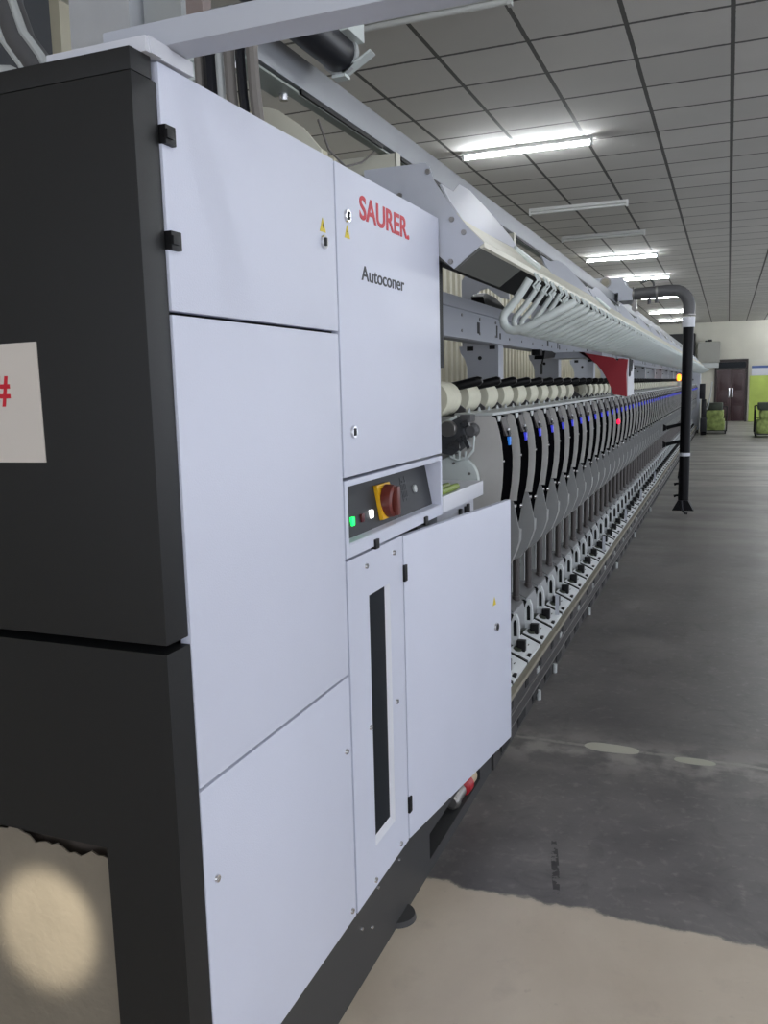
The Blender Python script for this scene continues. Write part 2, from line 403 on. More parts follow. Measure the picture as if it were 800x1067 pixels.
# panels
def panel(name, y0, y1, z0, z1):
    b = MB(); b.box(-.022, 0, y0, y1, z0, z1, .003); return b.build(name, 'white', cab)
pA = panel('upper_panel', 1.206, 1.859, 1.734, 2.119); lock(1.793, 1.927, pA); warn(1.791, 1.962, pA)
for z in (2.009, 1.845):
    b = MB(); b.box(-.02, .008, 1.2055, 1.234, z - .014, z + .016, .002); b.box(.002, .012, 1.205, 1.222, z - .006, z + .008, .001); b.build('hinge', 'black', pA)
pB = panel('middle_panel', 1.206, 1.857, .9, 1.728)
pC = panel('lower_panel', 1.206, 1.857, .25, .894)
for y, z in ((1.243, .708), (1.828, .709), (1.832, .278)): screw(y, z, pC, r=.0085)
pD = panel('upper_door', 1.866, 2.629, 1.387, 2.118); lock(1.925, 2.005, pD); lock(1.927, 1.495, pD); warn(1.925, 1.968, pD)
for z in (2.02, 1.45):
    b = MB(); b.box(-.03, -.002, 2.620, 2.634, z - .025, z + .025, .002); b.build('hinge', 'black', pD)
text_mesh('brand_lettering', 'SAURER.', .353, .058, (0, 2.004, 2.012), (0, 1, 0), (0, 0, 1), (1, 0, 0), 'red_text', pD, bold=.022)
text_mesh('type_lettering', 'Autoconer', .303, .036, (0, 2.005, 1.866), (0, 1, 0), (0, 0, 1), (1, 0, 0), 'black_text', pD, bold=.008)
# control recess
b = MB()
y0, y1, z0, z1 = 1.866, 2.629, 1.188, 1.379
oy0, oy1, oz0, oz1 = 1.884, 2.613, 1.222, 1.364
b.box(-.07, 0, y0, oy0, z0, z1, .002); b.box(-.07, 0, oy1, y1, z0, z1, .002); b.box(-.07, 0, oy0, oy1, oz1, z1, .002)
b.prism([(-.07, z0), (0, z0), (0, oz0 - .004), (-.004, oz0), (-.07, oz0 + .004)], 'y', oy0, oy1)
b.box(-.095, -.07, y0, y1, z0, z1)
pE = b.build('control_panel', 'white', cab)
b = MB(); b.prism([(-.036, oz0 + .001), (-.03, oz0 + .001), (-.056, oz1), (-.062, oz1)], 'y', oy0 + .001, oy1 - .001)
fp = b.build('control_face', 'panel_grey', pE)
def face_x(z): return -.03 - (z - oz0) / (oz1 - oz0) * .026
def lamp(y, z, m):
    b = MB(); x = face_x(z); b.box(x - .004, x + .006, y - .009, y + .009, z - .011, z + .011, .002); b.build('indicator_lamp', m, fp)
lamp(1.985, 1.262, 'led_green'); lamp(2.048, 1.262, 'led_off'); lamp(2.112, 1.263, 'led_white')
tilt = Matrix.Rotation(math.atan2(.026, .142), 4, 'Y')
x = face_x(1.285)
b = MB(); b.box(x - .004, x + .012, 2.165, 2.262, 1.236, 1.334, .003, rot=Matrix.Rotation(-math.atan2(.026, .142), 3, 'Y'), piv=(x, 2.21, 1.285)); sw = b.build('switch_plate', 'yellow', fp)
b = MB(); b.lathe([(.03, 0), (.047, 0), (.047, .012), (.044, .026), (.034, .03), (.03, .012)], (x + .010, 2.214, 1.286), 'x', 32)
b.build('knob_collar', 'knob', sw)
b = MB(); b.box(x + .012, x + .05, 2.203, 2.225, 1.246, 1.328, .006); b.build('knob_grip', 'knob', sw)
# wiring emblem and cap on the right
b = MB(); z = 1.30; x = face_x(z)
for k in range(4):
    b.box(x - .001, x + .0012, 2.37 + .012 * k, 2.374 + .012 * k, 1.262 + .008 * (k % 2), 1.335 - .01 * (k % 3), rot=Matrix.Rotation(-math.atan2(.026, .142), 3, 'Y'), piv=(x, 2.4, 1.3))
for k in range(3):
    b.box(x - .001, x + .0012, 2.366, 2.414, 1.27 + .022 * k, 1.273 + .022 * k, rot=Matrix.Rotation(-math.atan2(.026, .142), 3, 'Y'), piv=(x, 2.4, 1.3))
b.build('printed_diagram', 'carcass', fp)
b = MB(); b.cyl((x - .004, 2.475, 1.288), (x + .008, 2.475, 1.29), .013, .012, 18); b.build('push_button', 'duct_light', fp)
for y in (2.053, 2.455):
    b = MB(); b.box(-.01, .006, y - .013, y + .013, 1.18, 1.206, .002); b.build('latch', 'black', pE)
# window panel with a chamfered slot
b = MB()
y0, y1, z0, z1 = 1.866, 2.251, .25, 1.181
hy0, hy1, hz0, hz1 = 1.998, 2.146, .366, 1.066
b.box(-.022, 0, y0, hy0, z0, z1); b.box(-.022, 0, hy1, y1, z0, z1); b.box(-.022, 0, hy0, hy1, z0, hz0); b.box(-.022, 0, hy0, hy1, hz1, z1)
pF = b.build('window_panel', 'white', cab)
b = MB()
b.prism([(0, hy1), (-.008, hy1), (-.008, hy1 - .021)], 'z', hz0, hz1)
b.prism([(-.008, hz0), (0, hz0), (-.008, hz0 + .021)], 'y', hy0, hy1)
b.build('chamfer', 'white_plain', pF)
b = MB(); b.box(-.014, -.0082, hy0 + .0005, hy1 - .0005, hz0 + .0005, hz1 - .0005); b.build('window_pane', 'glass', pF)
for y, z in ((1.985, 1.147), (2.181, 1.145), (1.984, .711), (2.18, .712), (2.186, .273), (1.991, .271)): screw(y, z, pF, r=.0085)
# door standing ajar
ang = math.atan2(.113, .842); Rz = Matrix.Rotation(-ang, 3, 'Z'); pv = (0, 2.258, 0)
b = MB(); b.box(-.02, 0, 2.26, 3.108, .25, 1.178, .003, rot=Rz, piv=pv); pG = b.build('lower_door', 'white', cab)
def on_door(dy, z, dx=0.0):
    v = Rz @ Vector((dx, dy, 0)); return Vector((pv[0] + v.x, pv[1] + v.y, z))
c = on_door(.70, .728); c2 = on_door(.70, .728, .007)
b = MB(); b.cyl(c, c2, .016, .0145, 20); l = b.build('lock', 'chrome', pG)
b = MB(); b.cyl(on_door(.70, .728, .0065), on_door(.70, .728, .0085), .009, .009, 14); b.build('key_slot', 'black', l)
b = MB(); vs = b.prism([(-.014, -.013), (.014, -.013), (0, .016)], 'x', 0, .0012)
cc = on_door(.685, .826)
bmesh.ops.rotate(b.bm, cent=(0, 0, 0), matrix=Rz, verts=vs); bmesh.ops.translate(b.bm, vec=cc, verts=vs); b.build('warning_sign', 'warn_yellow', pG)
for z in (1.07, .36):
    b = MB(); b.box(-.02, .007, 2.25, 2.272, z - .024, z + .024, .002); b.build('hinge', 'black', pG)
# side parts under and on the ledge
b = MB(); b.box(-.1, -.03, 2.66, 3.1, .26, 1.186); b.build('inner_front', 'white_plain', cab)
b = MB(); b.box(-.028, -.02, 2.9, 2.92, 1.13, 1.165); b.box(-.028, -.02, 2.97, 2.985, 1.13, 1.165); b.box(-.028, -.02, 3.0, 3.02, 1.14, 1.17); b.build('vent_slots', 'dark', cab)
b = MB(); b.box(-.42, 0, 2.634, 3.132, 1.19, 1.244, .003); b.build('ledge_box', 'white_plain', cab)
b = MB(); b.cyl((-.1, 2.95, 1.2445), (-.1, 2.95, 1.249), .012, .011, 16); b.build('ledge_bolt', 'steel', cab)
# plinth
b = MB()
b.box(-1.15, -.02, 1.206, 2.5, 0.0, .246); b.box(-1.15, -.02, 2.5, 3.3, 0.0, .045); b.box(-1.15, -.02, 2.5, 3.3, .135, .246); b.box(-1.15, -.02, 3.12, 3.3, .045, .135); b.box(-1.15, -.14, 2.5, 3.12, .045, .135)
pl = b.build('plinth', 'plinth', cab)
for y, z in ((2.05, .21), (2.0, .12), (1.93, .16), (2.22, .2)): screw(y, z, pl, x=-.02, r=.006)
b = MB(); b.cyl((-.036, 2.235, 0.0), (-.036, 2.235, .016), .058, .054, 28); b.build('levelling_foot', 'plinth', cab)
b = MB(); b.cyl((-.045, 2.85, .085), (-.045, 2.93, .085), .026, .026, 14); b.lathe([(.02, 0), (.03, .01), (.03, .03), (.02, .04)], (-.045, 2.82, .085)); b.build('pipe_coupling', 'steel', pl)
b = MB(); b.lathe([(.02, 0), (.034, .01), (.036, .05), (.02, .06)], (-.042, 2.94, .088)); b.build('valve_knob', 'pink', pl)
b = MB(); b.lathe([(.028, 0), (.032, .006), (.032, .05), (.028, .056)], (-.045, 3.01, .088)); b.build('pipe_cap', 'brass', pl)

# green tubes lying on the ledge
for i, (yy, xx) in enumerate(((2.845, -.014), (2.85, -.048))):
    b = MB(); b.lathe([(.008, 0), (.0115, .002), (.0115, .17), (.0105, .174), (.0105, .19), (.007, .191), (.007, .18)], (xx - .0, yy - .2, 1.2565), 'y', 24)
    solo('yarn_tube', b, 'green_tube', ('olive green empty tube at the front edge of the white ledge', 'olive green empty tube lying behind the other one on the white ledge')[i], 'tube', 'green tubes on the ledge')

# ------------------------------------------------------------------ black end cover and its notice
ec = thing('end_cover', 'black sheet metal cover closing the near end of the white cabinet', 'cover', (-.6, 1.17, 0))
b = MB(); b.box(-1.3, -.004, 1.142, 1.2045, 1.182, 2.088, .003); b.box(-1.3, -.004, 1.142, 1.194, 2.0885, 2.122, .002); b.build('upper_cover', 'black_cover', ec)
b = MB()
# lower cover with an opening on the left
b.prism([(-1.3, 1.168), (-.002, 1.168), (-.002, 0), (-1.3, 0), (-1.3, .06), (-.158, .06), (-.158, .795), (-1.3, .795)], 'y', 1.138, 1.2045)
b.build('lower_cover', 'black_cover', ec)
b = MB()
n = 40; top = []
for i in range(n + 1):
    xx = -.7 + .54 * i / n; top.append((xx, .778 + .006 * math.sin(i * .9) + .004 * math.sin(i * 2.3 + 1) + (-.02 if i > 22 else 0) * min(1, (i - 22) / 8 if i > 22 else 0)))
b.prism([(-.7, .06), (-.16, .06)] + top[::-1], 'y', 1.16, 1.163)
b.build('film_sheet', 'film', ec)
b = MB(); b.box(-.7, -.16, 1.185, 1.19, .06, .795); b.build('shade_backing', mat('brown_shade', rgb(74, 66, 60), .7), ec)  # brown sheet stands for the shadow strip above the wavy film edge
nt_ = thing('paper_notice', 'cream paper notice with a red hash sign taped to the black cover', 'notice', (-.36, 1.142, 1.486))
b = MB(); b.prism([(-.50, 1.486), (-.228, 1.488), (-.2285, 1.691), (-.50, 1.688)], 'y', 1.1395, 1.1415); b.build('sheet', 'paper', nt_)
text_mesh('hash_lettering', '#', .04, .052, (-.333, 1.1395, 1.584), (1, 0, 0), (0, 0, 1), (0, -1, 0), 'red_text', nt_, bold=.02, depth=.0008)

# white arm over the cabinet
arm = thing('overhead_box_beam', 'white box arm lying over the cabinet and reaching out over the aisle', 'support arm', (0, 1.24, 2.12))
b = MB(); b.box(-.19, .0045, 1.172, 1.3, 2.1225, 2.146, .002); b.prism([(1.176, 2.146), (1.182, 2.1225), (1.208, 2.1225), (1.207, 2.1205), (1.256, 2.1205), (1.229, 2.146)], 'x', .0045, .0075); b.build('base_plate', 'white_plain', arm)
b = MB(); b.box(-.115, .62, 1.222, 1.285, 2.1465, 2.185, .003); b.build('arm_beam', 'lilac', arm)

# ------------------------------------------------------------------ machine base with front rails
YE = 27.9
base = thing('machine_bed', 'long low base frame with slotted front rail under the winding units', 'machine base', (-.4, 15, 0))
b = MB(); b.box(-.9, -.06, 3.31, YE, .02, .194); b.build('base_frame', 'unit_dark', base)
b = MB(); b.box(-.03, 0, 3.31, YE, .205, .226, .002); b.build('top_flange', 'beige_rail', base)
b = MB(); b.box(-.022, -.004, 3.31, YE, .14, .2045); b.box(-.022, -.002, 3.31, YE, .085, .138); b.box(-.03, -.012, 3.31, YE, .0, .083); b.mark()
y = 3.4
while y < YE - .2:
    b.box(-.003, -.0005, y, y + .12, .03 + .012, .078); b.box(-.013, -.0108, y + .03, y + .2, .012, .07); b.box(-.0045, -.0008, y + .16, y + .22, .165, .196); y += .32
b.paint(1); b.mark(); y = 3.5
while y < YE - .2:
    b.box(-.0045, .0012, y, y + .05, .15, .176); y += .64
b.paint(2)
b.build('front_rail', 'rail_face', base, ('dark', 'duct_light'))
b = MB(); b.box(-.006, 0.0, 3.31, YE, .134, .14); b.box(-.008, 0.001, 3.31, YE, .08, .086); b.build('rail_lip', 'steel', base)
for y in (4.18, 4.62, 5.9, 7.5, 9.1, 11):
    b = MB(); b.cyl((.0, y, 0), (.0, y, .05), .012, .012, 10); b.build('foot_bolt', 'duct_light', base)

# ------------------------------------------------------------------ winding units
NU = 76; PITCH = .32; U0 = 3.42
prof = [(-.045, 1.476), (-.025, 1.467), (-.010, 1.415), (0, 1.36), (.005, 1.30), (.005, 1.25), (.001, 1.185), (-.008, 1.12), (-.022, 1.065)]
low = [(-.012, 1.01), (0, .95), (-.002, .90), (-.018, .85), (-.04, .80), (-.075, .76), (-.13, .735), (-.2, .73), (-.3, .78), (-.36, .86)]
def offset(pr, d): return [(x + d, z) for x, z in pr]
un = thing('winding_unit', 'grey winding unit with black curved front and small blue light in the long row', 'winding unit', (0, U0, 0), 'winding units in the long row')
Y = U0
b = MB(); b.prism(prof[:-1] + [(-.012, 1.085), (-.41, 1.085), (-.41, 1.476)], 'y', Y + .003, Y + .006)
un_side = b.build('side_plate', 'unit_grey', un)
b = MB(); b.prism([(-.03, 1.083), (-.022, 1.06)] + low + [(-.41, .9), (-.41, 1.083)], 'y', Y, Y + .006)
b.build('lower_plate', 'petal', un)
b = MB()
b.prism(offset(prof, -.003) + [(-.034, 1.02), (-.042, .97), (-.062, .925), (-.1, .92), (-.14, 1.0), (-.1, 1.476)], 'y', Y + .0065, Y + .185); b.mark()
for yy, zz, rr in ((Y + .03, 1.06, .011), (Y + .155, 1.045, .012), (Y + .02, 1.29, .007)):
    xx = -.025 if zz < 1.2 else .002
    b.cyl((xx - .006, yy, zz), (xx + .005, yy, zz), rr, rr * .75, 10)
b.paint(1); b.build('front_cover', 'black_gloss', un, ('chrome',))
b = MB()
pts = [(-.024, 1.466), (-.009, 1.415), (.0008, 1.36 + .03)]
b.prism([(x + .0015, z) for x, z in pts] + [(-.03, 1.39), (-.04, 1.466)], 'y', Y + .075, Y + .178); b.build('upper_strip', 'grey_panel', un)
b = MB(); b.box(-.012, .006, Y + .124, Y + .147, 1.348, 1.384, .003); b.build('indicator_light', 'led_blue', un)
b = MB(); b.box(-.012, .005, Y + .112, Y + .146, 1.388, 1.41, .002); b.build('push_button', 'black', un)
b = MB(); b.box(-.012, .004, Y + .108, Y + .14, 1.411, 1.42, .001); b.build('button_hood', 'chrome', un)
b = MB(); b.prism([(-.05, 1.47), (-.41, 1.47), (-.41, .9), (-.36, .86), (-.25, .86), (-.15, .95), (-.06, 1.2)], 'y', Y + .187, Y + .313); b.build('inner_body', 'unit_dark', un)
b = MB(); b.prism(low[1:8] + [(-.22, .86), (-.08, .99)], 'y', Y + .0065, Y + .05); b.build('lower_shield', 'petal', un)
b = MB(); b.box(-.2, -.035, Y + .002, Y + .3185, 1.477, 1.489, .002)
for q in range(2):
    y0 = Y + .05 + .16 * q
    b.prism([(y0, 1.489), (y0 + .05, 1.489), (y0 + .025, 1.508)], 'x', -.16, -.155)
b.prism([(Y + .012, 1.476), (Y + .07, 1.476), (Y + .055, 1.452), (Y + .028, 1.452)], 'x', -.022, -.018)
b.build('top_ledge', 'duct_light', un)
b = MB(); b.tube([(-.40, Y + .13, 1.566), (-.37, Y + .13, 1.573), (-.13, Y + .13, 1.620), (-.115, Y + .13, 1.623)], .021, 14, rads=[.010, .018, .021, .012]); b.build('cradle_bar', 'black', un)
b = MB(); b.prism([(-.34, 1.476), (-.2, 1.476), (-.2, 1.5), (-.29, 1.57), (-.34, 1.57)], 'y', Y + .16, Y + .176); b.build('cradle_arm', 'unit_dark', un)
# posts
b = MB(); b.cyl((-.215, Y + .222, .41), (-.215, Y + .222, .86), .019, .019, 14); b.cyl((-.215, Y + .222, .405), (-.215, Y + .222, .43), .024, .022, 14); b.build('yarn_post', 'post', un)
b = MB(); b.box(-.27, -.245, Y + .25, Y + .27, .44, .86); b.build('guide_strip', 'duct_light', un)
# lower pocket
b = MB(); b.prism([(-.42, .2), (-.15, .2), (-.165, .30), (-.185, .385), (-.24, .415), (-.42, .46)], 'y', Y + .02, Y + .27); lb = b.build('bobbin_pocket', 'pocket', un)
b = MB(); b.prism([(-.185, .3905), (-.24, .4205), (-.42, .466), (-.42, .4605), (-.24, .4155), (-.183, .3855)], 'y', Y + .02, Y + .27); b.build('pocket_cover', 'pocket_top', lb)
b = MB(); b.cyl((-.2, Y + .018, .36), (-.2, Y + .0205, .36), .022, .022, 18); b.build('pocket_hole', 'black', lb)
b = MB()
arch = [(-.142, .28), (-.102, .28), (-.100, .36), (-.104, .41), (-.116, .438), (-.128, .438), (-.139, .41), (-.143, .36)]
b.prism(arch, 'y', Y + .128 - .012, Y + .14); fin = b.build('bobbin_fin', 'tray', un)
b = MB(); b.prism([(-.130, .325), (-.112, .325), (-.113, .395), (-.118, .41), (-.126, .41), (-.131, .395)], 'y', Y + .1145, Y + .1162); b.build('fin_slot', 'black', fin)
b = MB(); b.prism([(-.135, .262), (-.13, .282), (-.03, .236), (-.03, .2265), (-.05, .2265)], 'y', Y + .012, Y + .30); b.mark(); b.box(-.05, -.034, Y + .06, Y + .1, .238, .2485); b.box(-.085, -.08, Y + .16, Y + .185, .2605, .2625); b.box(-.075, -.071, Y + .2, Y + .22, .256, .259); b.paint(1); ty = b.build('bobbin_tray', 'tray', un, ('black',))
b = MB(); b.prism([(-.135, .262), (-.13, .286), (-.07, .262), (-.03, .243), (-.03, .232)], 'y', Y + .302, Y + .319); b.build('tray_gap', 'black', un)
b = MB(); b.box(-.108, -.064, Y + .085, Y + .12, .256, .312, .002); b.build('tray_block', 'black', un)
b = MB(); b.lathe([(.055, 0), (.055, .012), (.03, .02)], (-.135, Y + .09, .258), 'z', 18); b.build('bobbin_seat', mat('dark_green_seat', rgb(58, 64, 54), .5), un)

units = [un]
for k in range(1, NU):
    units.append(copy_thing(un, (0, U0 + k * PITCH, 0)))
# individual differences
un['label'] = 'nearest winding unit, its whole grey side plate showing beside the white cabinet'
del un['group']
for ch in units[0].children:
    if ch.name.startswith('indicator_light'):
        ch.data = ch.data.copy(); ch.data.materials[0] = M['led_cyan']
u12 = units[12]; u12['label'] = 'winding unit with a glowing red lamp on its black front'; del u12['group']
b = MB(); yy = U0 + 12 * PITCH + .1
b.lathe([(.012, 0), (.02, .008), (.02, .018), (.01, .026)], (.0, yy, 1.275), 'x', 14); o = b.build('red_lamp', 'led_red', u12); o['label'] = 'glowing red lamp'

# splicing gear on the first unit's open side
Y = U0 - .02
b = MB(); b.prism([(-.235, 1.45), (-.16, 1.475), (-.14, 1.45), (-.135, 1.40), (-.15, 1.35), (-.19, 1.32), (-.235, 1.33)], 'y', Y - .06, Y + .0195); sp = b.build('splicer_guard', 'carcass', un); sp['label'] = 'curved dark splicer guard'
b = MB(); b.tube([(-.235, Y - .062, 1.448), (-.2, Y - .062, 1.462), (-.165, Y - .062, 1.478)], .006, 8); b.build('guard_edge', 'tube_white', sp)
b = MB(); b.lathe([(.03, 0), (.033, .006), (.033, .03), (.02, .034)], (-.195, Y - .094, 1.43), 'y', 24); b.build('hub', 'steel', sp)
b = MB(); b.box(-.155, -.11, Y - .05, Y + .0195, 1.455, 1.485, .004); b.lathe([(.02, 0), (.028, .01), (.028, .05)], (-.115, Y - .04, 1.42), 'y', 20); b.build('motor', 'hose', sp)
b = MB(); b.prism([(-.15, 1.45), (-.12, 1.465), (-.11, 1.44), (-.14, 1.43)], 'y', Y - .07, Y - .04); b.prism([(-.205, 1.36), (-.16, 1.39), (-.15, 1.375), (-.15, 1.35), (-.205, 1.345)], 'y', Y - .08, Y - .06)
b.prism([(-.145, 1.40), (-.125, 1.405), (-.105, 1.355), (-.115, 1.345)], 'y', Y - .08, Y - .05); b.build('thread_guide', 'chrome', sp)
b = MB()
b.tube([(-.215, Y - .03, 1.36), (-.2, Y - .03, 1.31), (-.17, Y - .03, 1.298), (-.13, Y - .03, 1.31), (-.105, Y - .03, 1.34)], .006, 8)
for xx in (-.19, -.165, -.14): b.tube([(xx, Y - .03, 1.302), (xx + .002, Y - .03, 1.335)], .005, 8)
b.tube([(-.19, Y - .03, 1.335), (-.165, Y - .03, 1.335)], .005, 8); b.tube([(-.105, Y - .03, 1.34), (-.1, Y - .03, 1.40)], .004, 8)
b.build('wire_guard', 'tube_white', sp)
b = MB(); b.lathe([(.05, 0), (.098, .002), (.1, .01), (.1, .03), (.085, .034), (.07, .02), (.05, .02)], (-.19, Y - .02 + .0, 1.215), 'y', 36); b.build('drum_disc', 'tube_white', sp)
b = MB()
for a in (.4, 1.6, 2.7): b.cyl((-.19 + .07 * math.cos(a), Y - .024, 1.215 + .07 * math.sin(a)), (-.19 + .07 * math.cos(a), Y - .0, 1.215 + .07 * math.sin(a)), .006, .006, 8)
b.build('disc_bolts', 'steel', sp)

# yarn packages, one on each unit
def cone(name, y, r, w, lab, grp):
    t = thing(name, lab, 'yarn cone', (-.262, y, 1.46), grp)
    b = MB(); b.lathe([(.028, .02), (.034, .0), (r * .97, 0.0), (r, .006), (r * .97, w - .006), (r * .94, w), (.028, w)], (-.262, y, 1.549), 'y', 28); b.build('yarn_package', 'cone', t)
    b = MB(); b.lathe([(.029, 0), (.029, w + .03), (.022, w + .03)], (-.262, y - .014, 1.549), 'y', 16); b.build('paper_core', 'cone_core', t)
    return t
c0 = cone('yarn_cone', 3.30, .074, .2, 'cream yarn cone nearest of the row, cut by the white cabinet edge', 'yarn cones in a row')
pc = cone('yarn_cone', 3.62, .072, .2, 'cream yarn cone in the long row on top of the winding units', 'yarn cones in a row')
for k in range(2, NU - 1):
    if 9 < k < 11: continue
    copy_thing(pc, (-.262, 3.30 + k * PITCH, 1.46))

# section dividers standing in the tray channel
for i, yy in enumerate((4.92, 6.98, 8.6, 10.2, 12.2)):
    b = MB(); b.box(-.055, -.033, yy, yy + .004, .2505, .37); b.box(-.052, -.033, yy + .004, yy + .03, .2505, .254)
    solo('section_divider', b, 'lilac', ('thin white divider plate nearest the cabinet standing in the bobbin tray channel', 'thin white divider plate standing in the tray channel, second from the cabinet', 'thin white divider plate standing in the tray channel, third from the cabinet', 'thin white divider plate standing in the tray channel, fourth from the cabinet', 'thin white divider plate standing in the tray channel, farthest of the five')[i], 'divider plate', 'tray dividers')

# ------------------------------------------------------------------ frame with C beam and bracket posts
fr = thing('support_girder', 'pale grey C-shaped beam with bracket posts running behind the yarn cones', 'beam', (-.5, 15, 1.4))
b = MB()
b.box(-.52, -.44, 2.66, YE, 1.84, 2.047)
b.box(-.44, -.42, 2.66, YE, 1.99, 2.047); b.box(-.44, -.415, 2.66, YE, 1.842, 1.866); b.mark(); y = 4.0
while y < YE - 1:
    b.cyl((-.441, y, 1.965), (-.436, y, 1.965), .008, .008, 10); b.cyl((-.441, y, 1.885), (-.436, y, 1.885), .008, .008, 10); y += .35
b.paint(1); b.mark(); y = 4.65
while y < YE - 1:
    b.box(-.4405, -.4385, y, y + .05, 1.885, 1.945); b.box(-.4405, -.4385, y + .42, y + .45, 1.88, 1.95); b.box(-.4405, -.4385, y + .5, y + .53, 1.875, 1.91); y += 1.976
b.paint(2); b.build('c_beam', 'lilac', fr, ('steel', 'black'))
k = 0; y = 5.1
while y < YE:
    b = MB()
    b.prism([(-.449, 1.4), (-.449, 1.838), (-.68, 1.838), (-.672, 1.80), (-.645, 1.76), (-.630, 1.71), (-.628, 1.4)], 'y', y, y + .03)
    b.box(-.449, -.435, y, y + .12, 1.4, 1.838)
    b.prism([(-.66, 1.838), (-.66, 2.23), (-.63, 2.26), (-.37, 2.135), (-.37, 2.10), (-.42, 2.115), (-.5, 2.175), (-.55, 2.165), (-.575, 2.13), (-.575, 2.05), (-.53, 2.05), (-.53, 1.838)], 'y', y, y + .02)
    bp = b.build('bracket_post', 'lilac', fr)
    b = MB(); b.box(-.63, -.59, y - .004, y + .034, 1.81, 1.836); b.box(-.49, -.455, y - .004, y + .034, 1.815, 1.836); b.cyl((-.55, y - .003, 1.765), (-.55, y + .001, 1.765), .012, .012, 12); b.build('bracket_bolt', 'dark', bp)
    y += 1.976
b = MB(); b.prism([(4.78, 2.048), (5.2, 2.048), (5.24, 2.07), (5.0, 2.11), (4.8, 2.115), (4.74, 2.09)], 'x', -.5, -.43)
solo('cable_plug', b, 'black', 'black faceted plug housing sitting on top of the pale beam', 'plug housing')
# little black reader hanging under the beam
rd = thing('hand_reader', 'small black device with wire loop hanging under the pale beam', 'reader', (-.35, 6.2, 1.7))
b = MB(); b.prism([(6.1, 1.775), (6.5, 1.795), (6.55, 1.825), (6.4, 1.838), (6.15, 1.835)], 'x', -.43, -.36); b.box(-.425, -.37, 6.0, 6.1, 1.8, 1.839); b.build('body', 'black', rd)
b = MB(); b.tube([(-.37, 6.12, 1.78), (-.37, 6.08, 1.74), (-.37, 6.03, 1.735), (-.37, 6.03, 1.67), (-.37, 6.08, 1.67), (-.37, 6.08, 1.735)], .006, 6); b.build('wire_loop', 'black', rd)

# ------------------------------------------------------------------ overhead hood with hooks
hd = thing('overhead_hood', 'long white hood with cream lip and rows of curved white tubes below', 'hood', (-.1, 15, 1.8))
b = MB()
b.prism([(-.25, 2.29), (-.042, 2.289), (-.03, 2.278), (-.016, 2.234), (.02, 2.18), (.057, 2.127), (.09, 2.087), (.142, 2.034), (.045, 1.963), (-.02, 2.02), (-.25, 2.08)], 'y', 2.638, 2.642)
ep = b.build('end_plate', 'lilac', hd)
for xx, zz in ((-.035, 2.262), (.040, 2.112), (.078, 2.07), (.035, 1.985), (-.13, 2.20)):
    b = MB(); b.cyl((xx, 2.632, zz), (xx, 2.639, zz), .0075, .009, 12); b.build('screw', 'steel', ep)
b = MB()
b.prism([(.05, 2.127), (.085, 2.086), (.088, 2.09), (.056, 2.131)], 'y', 2.643, YE); b.prism([(.085, 2.084), (.137, 2.034), (.142, 2.038), (.09, 2.089)], 'y', 2.643, YE)
b.prism([(.137, 2.0335), (.142, 2.0375), (.142, 2.022), (.132, 2.018), (.125, 2.024)], 'y', 2.643, YE)
b.build('front_lip', 'cream', hd)
b = MB(); b.box(-.33, .05, 2.643, YE, 2.118, 2.13); b.build('canopy_roof', 'dark', hd)
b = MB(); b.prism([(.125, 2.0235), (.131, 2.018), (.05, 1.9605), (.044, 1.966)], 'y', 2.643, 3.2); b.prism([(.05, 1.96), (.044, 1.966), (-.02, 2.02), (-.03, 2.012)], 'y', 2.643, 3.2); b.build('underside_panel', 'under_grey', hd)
b = MB(); b.prism([(.128, 2.022), (.045, 1.9625), (-.02, 2.02), (.02, 2.11), (.07, 2.09)], 'y', 3.2, 3.215); b.build('inner_end_plate', 'cream', hd)
# sail-shaped cover sheets between hood and rail
def S_(s): return (-.016 + .073 * s, 2.234 - .107 * s)
sail = [(.074, 0.0), (.03, 0.0), (-.016, .05), (-.02, .2), (-.074, .45), (-.082, .62), (-.055, .72), (-.029, .80), (.011, .88), (.047, .86), (.055, .84)]
def sheet(y0, m, ln=1.0, hs=1.0):
    b = MB(); fs = []
    t = Vector((.107, 0, .073)).normalized() * .003
    A = []; B = []
    for x, dy in sail:
        x = .06 - (.06 - x) * hs
        z = 2.234 - (x + .016) * (.107 / .073); p = Vector((x, y0 + dy * ln, z)); A.append(b.bm.verts.new(p + t)); B.append(b.bm.verts.new(p - t))
    fs = [b.bm.faces.new(A), b.bm.faces.new(B[::-1])]
    for i in range(len(A)):
        j = (i + 1) % len(A); fs.append(b.bm.faces.new((A[j], A[i], B[i], B[j])))
    bmesh.ops.recalc_face_normals(b.bm, faces=fs)
    return b.build('cover_sheet', m, hd)
sheet(2.65, 'white_plain')
y = 4.1
while y < YE - 2: sheet(y, 'lilac', 1.6, .72); y += 1.45 if y < 4.2 else 1.5
b = MB(); y = 3.52
b.tube([(.06, 3.4, 2.128), (.1, 3.47, 2.092), (.125, 3.55, 2.068)], .012, 8); b.build('strap_clip', 'tube_white', hd); b = MB(); b.tube([(.06, 5.6, 2.13), (.1, 5.68, 2.094), (.125, 5.76, 2.068)], .01, 8); b.build('strap_clip', 'tube_white', hd)
